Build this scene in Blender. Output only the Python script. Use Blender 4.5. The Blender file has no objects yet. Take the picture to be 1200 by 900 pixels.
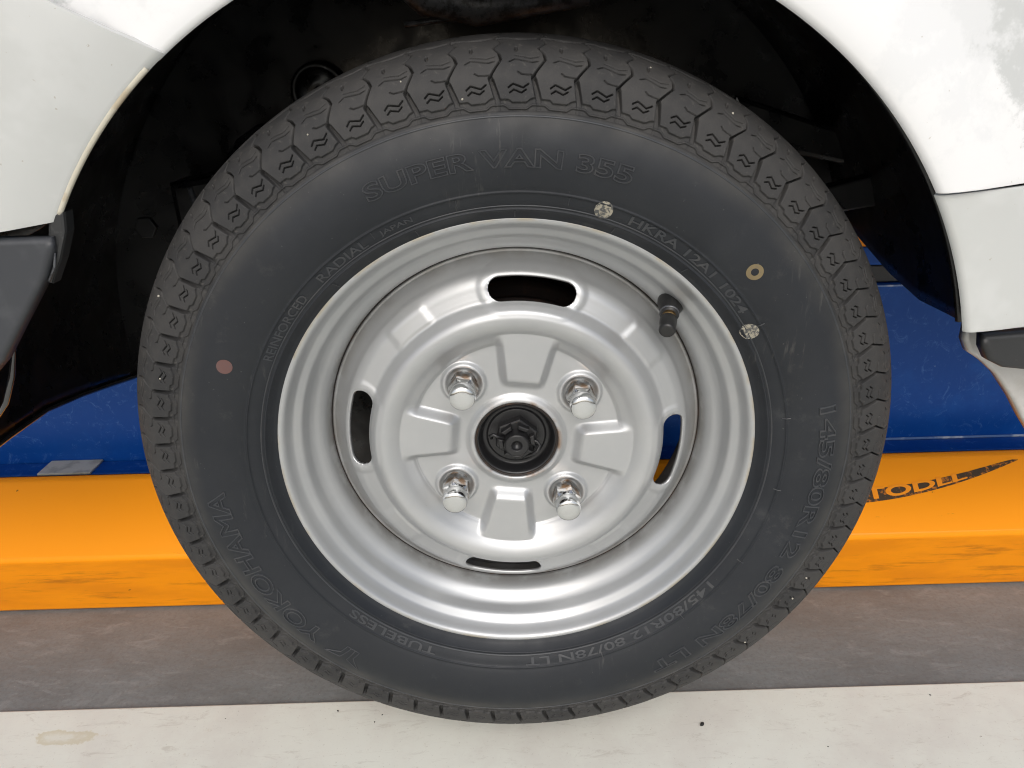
import bpy, bmesh, math, random
from mathutils import Vector, Matrix, noise as mnoise

R = math.radians
PI = math.pi
rnd = random.Random(7)
scn = bpy.context.scene
C = scn.collection
HUB = 0.31                      # height of the wheel centre above the floor (the van hangs on a lift)

# ------------------------------------------------------------------ camera
cam = bpy.data.cameras.new('camera')
cam.sensor_width = 36.0
cam.lens = 850.0 / 1200.0 * 36.0
cam.clip_start = 0.01
cam.clip_end = 200.0
camo = bpy.data.objects.new('camera', cam)
C.objects.link(camo)
yaw, pitch, roll = 0.00803, 0.41431, -0.02327
fw = Vector((math.sin(yaw) * math.cos(pitch), math.cos(yaw) * math.cos(pitch), -math.sin(pitch)))
rt = Vector((math.cos(yaw), -math.sin(yaw), 0.0))
up = rt.cross(fw)
rt2 = rt * math.cos(roll) + up * math.sin(roll)
up2 = up * math.cos(roll) - rt * math.sin(roll)
M = Matrix((rt2, up2, -fw)).transposed().to_4x4()
M.translation = Vector((-0.00628, -0.50945, 0.25419 + HUB))
camo.matrix_world = M
scn.camera = camo

# ------------------------------------------------------------------ world, sun, exposure
SUN_EL, SUN_AZ = 43.0, 8.0      # the soft sun stands in front of the van, a little to one side
w = bpy.data.worlds.new('World')
scn.world = w
w.use_nodes = True
nt = w.node_tree
nt.nodes.clear()
sky = nt.nodes.new('ShaderNodeTexSky')
sky.sky_type = 'NISHITA'
sky.sun_disc = False
sky.sun_elevation = R(SUN_EL)
sky.sun_rotation = R(180 + SUN_AZ)
sky.air_density = 1.0
sky.dust_density = 4.0
sky.ozone_density = 1.0
hsv = nt.nodes.new('ShaderNodeHueSaturation')
hsv.inputs['Saturation'].default_value = 0.62      # overcast: the sky is nearly white
bg = nt.nodes.new('ShaderNodeBackground')
bg.inputs['Strength'].default_value = 0.145
wo = nt.nodes.new('ShaderNodeOutputWorld')
nt.links.new(sky.outputs[0], hsv.inputs['Color'])
nt.links.new(hsv.outputs[0], bg.inputs[0])
nt.links.new(bg.outputs[0], wo.inputs[0])

sun = bpy.data.lights.new('sun', 'SUN')
sun.energy = 1.15
sun.angle = R(35)
sun.color = (1.0, 0.995, 0.985)
suno = bpy.data.objects.new('sun', sun)
C.objects.link(suno)
suno.rotation_euler = (R(90 - SUN_EL), 0, R(SUN_AZ))
suno.location = (0, -2, 3)

vs = scn.view_settings
vs.view_transform = 'Standard'
vs.look = 'None'
vs.gamma = 1.0
vs.exposure = 0.0
vs.use_curve_mapping = False
scn.cycles.filter_width = 1.1

# ------------------------------------------------------------------ materials
def lin(r, g, b):
    f = lambda v: (v / 255) / 12.92 if v / 255 <= 0.04045 else ((v / 255 + 0.055) / 1.055) ** 2.4
    return (f(r), f(g), f(b), 1.0)


class Mat:
    """small helper round one Principled material"""
    def __init__(s, name, col, rough=0.5, metal=0.0, spec=0.5, coat=0.0, coat_rough=0.1):
        s.m = bpy.data.materials.new(name)
        s.m.use_nodes = True
        s.nt = s.m.node_tree
        s.b = s.nt.nodes['Principled BSDF']
        s.b.inputs['Base Color'].default_value = col
        s.b.inputs['Roughness'].default_value = rough
        s.b.inputs['Metallic'].default_value = metal
        s.b.inputs['Specular IOR Level'].default_value = spec
        s.b.inputs['Coat Weight'].default_value = coat
        s.b.inputs['Coat Roughness'].default_value = coat_rough
        s.col = None
        s.col0 = col
        s.tc = None
        s.h = None

    def node(s, t, **kw):
        n = s.nt.nodes.new(t)
        for k, v in kw.items():
            setattr(n, k, v)
        return n

    def link(s, a, b):
        s.nt.links.new(a, b)

    def coord(s, scale=(1, 1, 1), rot=(0, 0, 0), loc=(0, 0, 0)):
        if s.tc is None:
            s.tc = s.node('ShaderNodeTexCoord')
        m = s.node('ShaderNodeMapping')
        m.inputs['Scale'].default_value = scale
        m.inputs['Rotation'].default_value = rot
        m.inputs['Location'].default_value = loc
        s.link(s.tc.outputs['Object'], m.inputs[0])
        return m.outputs[0]

    def noise(s, scale, detail=4, rough=0.55, vec=None, dist=0.0):
        n = s.node('ShaderNodeTexNoise')
        n.inputs['Scale'].default_value = scale
        n.inputs['Detail'].default_value = detail
        n.inputs['Roughness'].default_value = rough
        n.inputs['Distortion'].default_value = dist
        s.link(vec if vec is not None else s.coord(), n.inputs['Vector'])
        return n.outputs[0]

    def ramp(s, v, a, b, lo=0.0, hi=1.0):
        n = s.node('ShaderNodeMapRange')
        n.interpolation_type = 'SMOOTHSTEP'
        n.inputs['From Min'].default_value = a
        n.inputs['From Max'].default_value = b
        n.inputs['To Min'].default_value = lo
        n.inputs['To Max'].default_value = hi
        s.link(v, n.inputs['Value'])
        return n.outputs[0]

    def math(s, op, a, b=None):
        n = s.node('ShaderNodeMath', operation=op)
        for i, v in enumerate((a, b)):
            if v is None:
                continue
            if isinstance(v, (int, float)):
                n.inputs[i].default_value = v
            else:
                s.link(v, n.inputs[i])
        return n.outputs[0]

    def sep(s, vec=None):
        n = s.node('ShaderNodeSeparateXYZ')
        s.link(vec if vec is not None else s.coord(), n.inputs[0])
        return n.outputs

    def mix(s, fac, col):
        n = s.node('ShaderNodeMix', data_type='RGBA')
        if isinstance(fac, (int, float)):
            n.inputs[0].default_value = fac
        else:
            s.link(fac, n.inputs[0])
        if s.col is None:
            n.inputs[6].default_value = s.col0
        else:
            s.link(s.col, n.inputs[6])
        if isinstance(col, tuple):
            n.inputs[7].default_value = col
        else:
            s.link(col, n.inputs[7])
        s.col = n.outputs[2]
        s.link(s.col, s.b.inputs['Base Color'])
        return s

    def rough(s, v):
        s.link(v, s.b.inputs['Roughness'])
        return s

    def bump(s, h, strength=0.3, dist=0.001):
        n = s.node('ShaderNodeBump')
        n.inputs['Strength'].default_value = strength
        n.inputs['Distance'].default_value = dist
        s.link(h, n.inputs['Height'])
        if s.h is not None:
            s.link(s.h, n.inputs['Normal'])
        s.h = n.outputs[0]
        s.link(s.h, s.b.inputs['Normal'])
        return s


def radial(m):
    """distance from the wheel's axle in the x-z plane"""
    o = m.sep()
    return m.math('SQRT', m.math('ADD', m.math('MULTIPLY', o[0], o[0]), m.math('MULTIPLY', o[2], o[2])))


MT = {}
# rubber of the sidewall: dark, faintly bluish, hazy with dust and mould-release smears
m = Mat('sidewall_rubber', (0.0115, 0.0138, 0.0175, 1), 0.50, spec=0.40)
m.mix(m.ramp(m.noise(14, 5), 0.42, 0.72, 0, 0.5), (0.020, 0.023, 0.028, 1))
m.mix(m.ramp(m.noise(60, 6, 0.7), 0.58, 0.80, 0, 0.35), (0.075, 0.074, 0.070, 1))
rr = radial(m)
m.mix(m.math('MULTIPLY', m.ramp(rr, 0.214, 0.232), m.ramp(m.noise(30, 4), 0.3, 0.7, 0.15, 0.6)), (0.072, 0.068, 0.060, 1))
m.mix(m.math('MULTIPLY', m.ramp(m.noise(13, 3), 0.55, 0.70), m.ramp(m.noise(110, 6, 0.8), 0.48, 0.66, 0, 0.3)), (0.07, 0.07, 0.07, 1))
m.mix(m.math('MULTIPLY', m.ramp(m.noise(17, 3, vec=m.coord(loc=(3, 1, 2))), 0.56, 0.68), m.ramp(m.noise(60, 5, 0.7, vec=m.coord((5, 1, 0.6), (0, 0.6, 0))), 0.55, 0.68, 0, 0.5)), (0.07, 0.068, 0.064, 1))
m.mix(m.ramp(m.noise(420, 2), 0.72, 0.80, 0, 0.3), (0.16, 0.155, 0.145, 1))
m.rough(m.ramp(m.noise(22, 5), 0.3, 0.7, 0.48, 0.68))
m.bump(m.noise(900, 3), 0.10, 0.0004)
MT['sidewall'] = m.m
# rubber of the tread: greyer, dusty
m = Mat('tread_rubber', (0.026, 0.026, 0.0265, 1), 0.68, spec=0.35)
m.mix(m.ramp(m.noise(45, 5), 0.40, 0.70, 0, 0.7), (0.050, 0.048, 0.045, 1))
m.mix(m.ramp(m.noise(160, 4, 0.7), 0.60, 0.74, 0, 0.55), (0.10, 0.094, 0.085, 1))
oi = m.node('ShaderNodeObjectInfo')
m.mix(m.ramp(oi.outputs['Random'], 0.0, 1.0, 0.0, 0.45), (0.052, 0.050, 0.048, 1))
m.bump(m.noise(700, 4, 0.7), 0.35, 0.0006)
MT['tread'] = m.m
m = Mat('letter_rubber', (0.030, 0.033, 0.038, 1), 0.46, spec=0.5)
m.mix(m.ramp(m.noise(60, 4), 0.4, 0.7, 0, 0.5), (0.06, 0.06, 0.06, 1))
MT['letter'] = m.m
MT['letter_small'] = MT['sidewall']

# silver wheel paint
def silver(name, base=(0.43, 0.44, 0.445, 1)):
    m = Mat(name, base, 0.34, metal=0.58, spec=0.5)
    m.mix(m.ramp(m.noise(25, 5), 0.40, 0.75, 0, 0.40), (0.51, 0.515, 0.51, 1))
    m.mix(m.ramp(m.noise(90, 6, 0.75), 0.60, 0.80, 0, 0.22), (0.34, 0.325, 0.295, 1))
    m.mix(m.ramp(m.noise(380, 3, 0.7), 0.74, 0.80, 0, 0.5), (0.22, 0.19, 0.15, 1))
    m.rough(m.ramp(m.noise(16, 4, 0.5), 0.3, 0.75, 0.36, 0.48))
    m.bump(m.noise(700, 3, 0.6), 0.05, 0.0003)
    return m
m = silver('silver_wheel_paint')
rr = radial(m)
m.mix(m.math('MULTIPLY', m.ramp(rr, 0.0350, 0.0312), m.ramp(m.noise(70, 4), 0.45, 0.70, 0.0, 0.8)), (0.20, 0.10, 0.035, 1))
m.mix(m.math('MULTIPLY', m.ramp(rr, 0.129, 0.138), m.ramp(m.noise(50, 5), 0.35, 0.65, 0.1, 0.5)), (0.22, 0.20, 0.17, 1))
MT['disc'] = m.m
m = silver('silver_rim_paint')
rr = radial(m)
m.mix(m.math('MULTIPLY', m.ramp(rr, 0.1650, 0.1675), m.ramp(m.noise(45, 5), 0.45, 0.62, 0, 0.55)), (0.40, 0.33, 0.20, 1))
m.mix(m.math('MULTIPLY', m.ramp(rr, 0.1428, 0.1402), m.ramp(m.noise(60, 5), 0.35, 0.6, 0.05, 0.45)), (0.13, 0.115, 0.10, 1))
MT['rim'] = m.m

m = Mat('chrome', (0.62, 0.63, 0.63, 1), 0.14, metal=1.0)
o = m.sep()
m.mix(m.math('MULTIPLY', m.ramp(o[1], -0.019, -0.013), m.ramp(m.noise(160, 4), 0.42, 0.62, 0, 0.8)), (0.34, 0.17, 0.05, 1))
m.rough(m.ramp(m.noise(60, 3), 0.3, 0.7, 0.10, 0.20))
MT['chrome'] = m.m
m = Mat('black_hub_paint', (0.012, 0.012, 0.013, 1), 0.38, spec=0.5)
m.mix(m.ramp(m.noise(150, 5, 0.7), 0.58, 0.78, 0, 0.3), (0.04, 0.035, 0.03, 1))
m.bump(m.noise(300, 4), 0.3, 0.0005)
MT['hub'] = m.m
m = Mat('rusty_bore', (0.018, 0.014, 0.012, 1), 0.6, spec=0.4)
m.mix(m.ramp(m.noise(120, 5, 0.7), 0.5, 0.75, 0, 0.7), (0.08, 0.036, 0.016, 1))
MT['bore'] = m.m
m = Mat('drum_iron', (0.030, 0.022, 0.019, 1), 0.6, metal=0.3)
m.mix(m.ramp(m.noise(80, 5, 0.7), 0.5, 0.72, 0, 0.7), (0.07, 0.035, 0.022, 1))
m.bump(m.noise(250, 4), 0.4, 0.0008)
MT['drum'] = m.m
MT['valve_rubber'] = Mat('valve_rubber', (0.012, 0.012, 0.012, 1), 0.42).m
MT['brass'] = Mat('brass', (0.46, 0.30, 0.13, 1), 0.35, metal=1.0).m

# white body paint, chalky patches along the arch
def body(name, base):
    m = Mat(name, base, 0.36, coat=0.25, coat_rough=0.12)
    m.mix(m.ramp(m.noise(9, 5, 0.65), 0.46, 0.56, 0, 0.2), (0.66, 0.67, 0.665, 1))
    m.mix(m.ramp(m.noise(70, 5, 0.7), 0.62, 0.8, 0, 0.3), (0.60, 0.59, 0.55, 1))
    m.mix(m.ramp(m.noise(300, 2), 0.735, 0.76, 0, 0.6), (0.32, 0.28, 0.22, 1))
    m.rough(m.ramp(m.noise(9, 5, 0.65), 0.46, 0.56, 0.30, 0.55))
    return m
m = body('white_body_paint', (0.505, 0.517, 0.502, 1))
MT['body'] = m.m
m = Mat('chalky_body_paint', (0.52, 0.535, 0.53, 1), 0.40, coat=0.2)
o = m.sep()
dx = m.math('ADD', o[0], 0.0102)
dz = m.math('SUBTRACT', o[2], 0.0237)
rr = m.math('SQRT', m.math('ADD', m.math('MULTIPLY', dx, dx), m.math('MULTIPLY', dz, dz)))
edge = m.math('ADD', rr, m.math('MULTIPLY', m.math('SUBTRACT', m.noise(22, 6, 0.7), 0.5), 0.09))
m.mix(m.ramp(edge, 0.356, 0.346), (0.76, 0.765, 0.765, 1))
m.mix(m.ramp(m.noise(14, 6, 0.7), 0.50, 0.60, 0, 0.8), (0.70, 0.71, 0.715, 1))
m.mix(m.ramp(m.noise(260, 2), 0.735, 0.77, 0, 0.5), (0.45, 0.42, 0.36, 1))
MT['body_chalk'] = m.m
m = Mat('yellowed_body_edge', (0.52, 0.49, 0.40, 1), 0.45)
m.mix(m.ramp(m.noise(60, 4), 0.52, 0.68, 0, 0.55), (0.34, 0.25, 0.14, 1))
MT['body_edge'] = m.m
m = Mat('primed_sill_metal', (0.52, 0.51, 0.49, 1), 0.35, metal=0.25)
m.mix(m.ramp(m.noise(50, 5), 0.45, 0.7, 0, 0.6), (0.38, 0.36, 0.33, 1))
MT['sill'] = m.m
m = Mat('black_plastic', (0.022, 0.023, 0.024, 1), 0.45)
m.mix(m.ramp(m.noise(120, 5, 0.7), 0.58, 0.78, 0, 0.5), (0.10, 0.10, 0.10, 1))
m.bump(m.noise(900, 2), 0.15, 0.0003)
MT['plastic'] = m.m
m = Mat('grey_bumper_plastic', (0.036, 0.039, 0.045, 1), 0.5)
m.mix(m.ramp(m.noise(60, 5), 0.5, 0.75, 0, 0.5), (0.07, 0.074, 0.08, 1))
MT['bumper'] = m.m
m = Mat('black_undercoat', (0.0035, 0.0035, 0.0042, 1), 0.30, spec=0.5)
m.mix(m.ramp(m.noise(55, 6, 0.75), 0.60, 0.82, 0, 0.4), (0.020, 0.019, 0.019, 1))
m.rough(m.ramp(m.noise(30, 5), 0.3, 0.7, 0.18, 0.50))
m.bump(m.noise(18, 4), 0.25, 0.004)
MT['under'] = m.m
MT['gloss'] = Mat('gloss_black_paint', (0.02, 0.02, 0.021, 1), 0.16, spec=0.8, coat=0.6, coat_rough=0.05).m
m = Mat('scuffed_steel', (0.10, 0.105, 0.115, 1), 0.4, metal=0.3)
m.mix(m.ramp(m.noise(110, 5, 0.75), 0.42, 0.62, 0, 0.9), (0.02, 0.02, 0.022, 1))
MT['scuffed'] = m.m

# lift paint
m = Mat('orange_lift_paint', lin(252, 154, 0), 0.42, spec=0.35)
m.mix(m.ramp(m.noise(6, 4, vec=m.coord((1, 1, 3))), 0.45, 0.7, 0, 0.35), lin(252, 152, 2))
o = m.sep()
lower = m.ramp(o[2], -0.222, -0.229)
m.mix(m.math('MULTIPLY', lower, m.ramp(m.noise(8, 5, 0.6, vec=m.coord((1, 1, 4))), 0.40, 0.66, 0.1, 0.5)), lin(214, 122, 6))  # patchy grime that also paints shade into the overhanging lower face
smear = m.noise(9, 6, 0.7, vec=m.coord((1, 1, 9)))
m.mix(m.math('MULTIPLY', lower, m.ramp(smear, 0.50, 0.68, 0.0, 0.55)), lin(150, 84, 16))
m.mix(m.ramp(m.noise(45, 5, 0.8, vec=m.coord((1, 1, 5))), 0.66, 0.76, 0, 0.5), lin(150, 90, 20))
m.mix(m.ramp(m.noise(130, 3), 0.75, 0.78, 0, 0.8), lin(70, 48, 20))
m.bump(m.noise(25, 3), 0.05, 0.002)
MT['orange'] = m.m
m = Mat('blue_lift_paint', lin(4, 74, 160), 0.42, spec=0.28)
m.mix(m.ramp(m.noise(12, 6, 0.7), 0.45, 0.72, 0, 0.55), lin(22, 94, 182))
m.mix(m.ramp(m.noise(50, 6, 0.8, dist=1.5), 0.54, 0.70, 0, 0.65), lin(84, 130, 200))
m.mix(m.ramp(m.noise(190, 3), 0.73, 0.77, 0, 0.6), lin(120, 145, 190))
m.bump(m.noise(35, 4), 0.15, 0.003)
MT['blue'] = m.m
m = Mat('worn_blue_edge', lin(110, 140, 190), 0.35)
m.mix(m.ramp(m.noise(30, 4), 0.5, 0.62, 0, 1), lin(215, 222, 230))
MT['blue_edge'] = m.m
m = Mat('beige_pad', lin(218, 214, 198), 0.6)
m.mix(m.ramp(m.noise(60, 4), 0.45, 0.7, 0, 0.5), lin(150, 146, 130))
MT['beige'] = m.m
m = Mat('worn_dark_print', lin(62, 46, 24), 0.55)
m.mix(m.ramp(m.noise(120, 5, 0.8), 0.52, 0.62, 0, 0.85), lin(200, 118, 12))
MT['print'] = m.m
m = Mat('orange_print', lin(248, 150, 10), 0.42)
MT['orange_print'] = m.m

# floors
m = Mat('grey_floor_paint', lin(122, 126, 126), 0.55, spec=0.4)
m.mix(m.ramp(m.noise(7, 6, 0.65, vec=m.coord((1, 1.8, 1), (0, 0, 0.5))), 0.35, 0.68, 0, 0.8), lin(106, 108, 107))
m.mix(m.ramp(m.noise(22, 6, 0.7, vec=m.coord((1, 3, 1), (0, 0, 0.35)), dist=0.8), 0.50, 0.72, 0, 0.55), lin(144, 147, 146))
m.mix(m.ramp(m.noise(16, 5, 0.7), 0.58, 0.75, 0, 0.6), lin(110, 106, 103))
m.mix(m.ramp(m.noise(240, 4, 0.7), 0.45, 0.65, 0, 0.30), lin(92, 90, 88))
m.mix(m.ramp(m.noise(330, 3), 0.66, 0.76, 0, 0.5), lin(165, 162, 156))
m.bump(m.noise(40, 6, 0.6, vec=m.coord((1, 2.2, 1), (0, 0, 0.4)), dist=0.6), 0.22, 0.003)
MT['floor'] = m.m
m = Mat('white_floor_paint', lin(221, 222, 212), 0.5, spec=0.4)
m.mix(m.ramp(m.noise(9, 6, 0.7), 0.40, 0.70, 0, 0.6), lin(206, 202, 194))
m.mix(m.ramp(m.noise(30, 6, 0.8, vec=m.coord((1, 4, 1), (0, 0, 0.15)), dist=0.7), 0.54, 0.70, 0, 0.45), lin(178, 172, 160))
m.mix(m.ramp(m.noise(420, 3, 0.6), 0.62, 0.74, 0, 0.35), lin(160, 152, 138))
m.mix(m.ramp(m.noise(70, 5, 0.75), 0.62, 0.76, 0, 0.5), lin(188, 180, 162))
m.mix(m.ramp(m.noise(150, 3, 0.6), 0.74, 0.78, 0, 0.7), lin(120, 108, 92))
o = m.sep(m.coord((18, 70, 1), loc=(0.423 * 18, 0.0205 * 70, 0)))
q = m.math('SQRT', m.math('ADD', m.math('MULTIPLY', o[0], o[0]), m.math('MULTIPLY', o[1], o[1])))
q = m.math('ADD', q, m.math('MULTIPLY', m.math('SUBTRACT', m.noise(45, 4, 0.7), 0.5), 1.3))
m.mix(m.math('MULTIPLY', m.ramp(q, 0.62, 0.5, 0, 1), m.ramp(q, 0.1, 0.5, 0.12, 0.5)), lin(190, 178, 140))
m.bump(m.noise(60, 5), 0.12, 0.001)
MT['white_floor'] = m.m
MT['oil_stain'] = Mat('oil_stain', lin(196, 186, 158), 0.45).m
MT['crumb'] = Mat('rubber_crumb', (0.02, 0.02, 0.02, 1), 0.8).m
MT['pebble'] = Mat('pebble', lin(170, 165, 152), 0.6).m
m = Mat('red_dot_ink', lin(96, 68, 64), 0.55)
m.mix(m.ramp(m.noise(300, 4, 0.8), 0.50, 0.7, 0, 0.6), lin(80, 74, 74))
MT['red_ink'] = m.m
m = Mat('yellow_ring_ink', lin(118, 104, 74), 0.55)
m.mix(m.ramp(m.noise(300, 4, 0.8), 0.52, 0.66, 0, 0.7), lin(100, 92, 76))
MT['yellow_ink'] = m.m
m = Mat('chalk_stamp_ink', lin(158, 152, 136), 0.6)
m.mix(m.ramp(m.noise(380, 4, 0.8), 0.45, 0.56, 0, 0.95), lin(70, 72, 74))
MT['stamp_ink'] = m.m


# ------------------------------------------------------------------ mesh helpers
def mesh_obj(name, verts, faces, mat, parent=None, smooth=True):
    me = bpy.data.meshes.new(name)
    me.from_pydata([tuple(v) for v in verts], [], faces)
    me.validate()
    if smooth:
        me.polygons.foreach_set('use_smooth', [True] * len(me.polygons))
    me.materials.append(mat)
    o = bpy.data.objects.new(name, me)
    C.objects.link(o)
    if parent is not None:
        o.parent = parent
    return o


def bm_obj(name, bm, mat, parent=None, smooth=False):
    bmesh.ops.recalc_face_normals(bm, faces=bm.faces[:])
    me = bpy.data.meshes.new(name)
    bm.to_mesh(me)
    bm.free()
    if smooth:
        me.polygons.foreach_set('use_smooth', [True] * len(me.polygons))
    me.materials.append(mat)
    o = bpy.data.objects.new(name, me)
    C.objects.link(o)
    if parent is not None:
        o.parent = parent
    return o


def thing(name, label, cat, loc=(0, 0, HUB), group=None):
    o = bpy.data.objects.new(name, None)
    o.empty_display_size = 0.05
    C.objects.link(o)
    o.location = loc
    o['label'] = label
    o['category'] = cat
    if group:
        o['group'] = group
    return o


def smooth_profile(pts, n=6):
    """Catmull-Rom through (r, y) points"""
    out = []
    P = [Vector(p) for p in pts]
    for i in range(len(P) - 1):
        p0 = P[max(i - 1, 0)]
        p1, p2 = P[i], P[i + 1]
        p3 = P[min(i + 2, len(P) - 1)]
        for k in range(n):
            t = k / n
            out.append(0.5 * ((2 * p1) + (p2 - p0) * t + (2 * p0 - 5 * p1 + 4 * p2 - p3) * t * t + (3 * p1 - p0 - 3 * p2 + p3) * t ** 3))
    out.append(P[-1])
    return [(v.x, v.y) for v in out]


def revolve(name, prof, mat, parent=None, seg=240, axis=(0, 0), closed=False):
    verts, faces = [], []
    n = len(prof)
    for j in range(seg):
        a = 2 * PI * j / seg
        ca, sa = math.cos(a), math.sin(a)
        for r, y in prof:
            verts.append((axis[0] + r * ca, y, axis[1] + r * sa))
    for j in range(seg):
        k = (j + 1) % seg
        for i in range(n if closed else n - 1):
            i2 = (i + 1) % n
            faces.append((j * n + i, j * n + i2, k * n + i2, k * n + i))
    return mesh_obj(name, verts, faces, mat, parent)


def box(bm, x0, x1, y0, y1, z0, z1, bev=0.0, seg=2):
    vs = [bm.verts.new((x, y, z)) for x in (x0, x1) for y in (y0, y1) for z in (z0, z1)]
    fs = [(0, 1, 3, 2), (4, 6, 7, 5), (0, 4, 5, 1), (2, 3, 7, 6), (0, 2, 6, 4), (1, 5, 7, 3)]
    ff = [bm.faces.new([vs[i] for i in f]) for f in fs]
    if bev:
        es = list({e for f in ff for e in f.edges})
        bmesh.ops.bevel(bm, geom=es, offset=bev, segments=seg, profile=0.5, affect='EDGES')


def prism(bm, pts, y0, y1, bev=0.0, seg=2):
    """polygon in x-z, extruded from y0 (front) to y1"""
    a = [bm.verts.new((p[0], y0, p[1])) for p in pts]
    b = [bm.verts.new((p[0], y1, p[1])) for p in pts]
    n = len(pts)
    f0 = bm.faces.new(a)
    bm.faces.new(b[::-1])
    for i in range(n):
        bm.faces.new((a[i], b[i], b[(i + 1) % n], a[(i + 1) % n]))
    if bev:
        bmesh.ops.recalc_face_normals(bm, faces=bm.faces[:])
        bmesh.ops.bevel(bm, geom=list(f0.edges), offset=bev, segments=seg, profile=0.5, affect='EDGES')


def tube(bm, pts, rad, seg=10, cap=True):
    P = [Vector(p) for p in pts]
    rads = rad if isinstance(rad, (list, tuple)) else [rad] * len(P)
    rings = []
    ref = None
    for i, p in enumerate(P):
        d = (P[min(i + 1, len(P) - 1)] - P[max(i - 1, 0)]).normalized()
        if ref is None:
            ref = d.orthogonal().normalized()
        u = (ref - d * ref.dot(d)).normalized()
        ref = u
        v = d.cross(u)
        rings.append([bm.verts.new(p + (u * math.cos(2 * PI * k / seg) + v * math.sin(2 * PI * k / seg)) * rads[i]) for k in range(seg)])
    for a, b in zip(rings, rings[1:]):
        for k in range(seg):
            bm.faces.new((a[k], a[(k + 1) % seg], b[(k + 1) % seg], b[k]))
    if cap:
        bm.faces.new(rings[0][::-1])
        bm.faces.new(rings[-1])


def interp(x, xs, ys):
    if x <= xs[0]:
        return ys[0]
    for i in range(1, len(xs)):
        if x <= xs[i]:
            t = (x - xs[i - 1]) / (xs[i] - xs[i - 1])
            return ys[i - 1] + (ys[i] - ys[i - 1]) * t
    return ys[-1]


def sstep(a, b, x):
    t = min(1, max(0, (x - a) / (b - a)))
    return t * t * (3 - 2 * t)


def seg_dist(px, py, ax, ay, bx, by):
    dx, dy = bx - ax, by - ay
    L = dx * dx + dy * dy
    t = 0 if L == 0 else min(1, max(0, ((px - ax) * dx + (py - ay) * dy) / L))
    return math.hypot(px - ax - dx * t, py - ay - dy * t)


def poly_dist(px, py, pts):
    return min(seg_dist(px, py, *pts[i], *pts[i + 1]) for i in range(len(pts) - 1))


# ------------------------------------------------------------------ setting: floors
def floor_sheet(name, x0, x1, y0, y1, z, th, mat):
    bm = bmesh.new()
    box(bm, x0, x1, y0, y1, z - th, z, 0.0015)
    o = bm_obj(name, bm, mat)
    o['kind'] = 'structure'
    return o

floor_sheet('floor', -3, 3, -3, 3, 0.0, 0.06, MT['floor'])
floor_sheet('floor_panel', -3, 3, -3, 0.012, 0.005, 0.004, MT['white_floor'])

# ------------------------------------------------------------------ vehicle lift behind the wheel
lift = thing('vehicle_lift', 'orange and blue painted steel vehicle lift standing on the grey floor behind the wheel', 'vehicle lift')
def profile_bar(name, prof, x0, x1, mat, parent, bev=0.0):
    """profile in y-z, extruded along x"""
    bm = bmesh.new()
    a = [bm.verts.new((x0, p[0], p[1])) for p in prof]
    b = [bm.verts.new((x1, p[0], p[1])) for p in prof]
    n = len(prof)
    bm.faces.new(a)
    bm.faces.new(b[::-1])
    long_edges = []
    for i in range(n):
        f = bm.faces.new((a[i], b[i], b[(i + 1) % n], a[(i + 1) % n]))
    bm.edges.ensure_lookup_table()
    if bev:
        es = [e for e in bm.edges if abs(e.verts[0].co.x - e.verts[1].co.x) > 0.1]
        bmesh.ops.bevel(bm, geom=es, offset=bev, segments=4, profile=0.5, affect='EDGES')
    return bm_obj(name, bm, mat, parent, smooth=False)

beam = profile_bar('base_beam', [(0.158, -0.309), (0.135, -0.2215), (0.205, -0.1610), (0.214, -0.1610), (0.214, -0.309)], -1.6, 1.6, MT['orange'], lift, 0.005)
for p in beam.data.polygons:
    p.use_smooth = True
mod = beam.modifiers.new('edge', 'WEIGHTED_NORMAL')
rail = profile_bar('rail', [(0.232, -0.30), (0.232, -0.172), (0.2615, -0.172), (0.2615, -0.30)], -1.6, 1.6, MT['blue'], lift, 0.002)
bm = bmesh.new()
box(bm, -0.556, -0.494, 0.2305, 0.262, -0.1725, -0.1695, 0.001)
bm_obj('pad', bm, MT['beige'], lift)
panel = profile_bar('side_panel', [(0.2625, -0.30), (0.2625, 0.0240), (0.305, 0.0240), (0.305, -0.30)], -1.6, 1.6, MT['blue'], lift, 0.002)
bm = bmesh.new()
box(bm, 0.2, 1.6, 0.2605, 0.2627, -0.1722, -0.1696, 0.0005, 1)
bm_obj('worn_edge', bm, MT['blue_edge'], panel)
bm = bmesh.new()
box(bm, 0.2, 1.6, 0.2612, 0.2628, 0.0207, 0.0227, 0.0004, 1)
bm_obj('worn_edge', bm, MT['blue_edge'], panel)
profile_bar('rubber_strip', [(0.266, 0.0245), (0.266, 0.0445), (0.305, 0.0445), (0.305, 0.0245)], -1.6, 1.6, MT['plastic'], lift, 0.002)
profile_bar('upper_rail', [(0.2625, 0.045), (0.2625, 0.066), (0.305, 0.066), (0.305, 0.045)], -1.6, 1.6, MT['blue'], lift, 0.002)
profile_bar('top_beam', [(0.259, 0.0665), (0.259, 0.16), (0.305, 0.16), (0.305, 0.0665)], -1.6, 1.6, MT['orange'], lift, 0.003)

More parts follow.
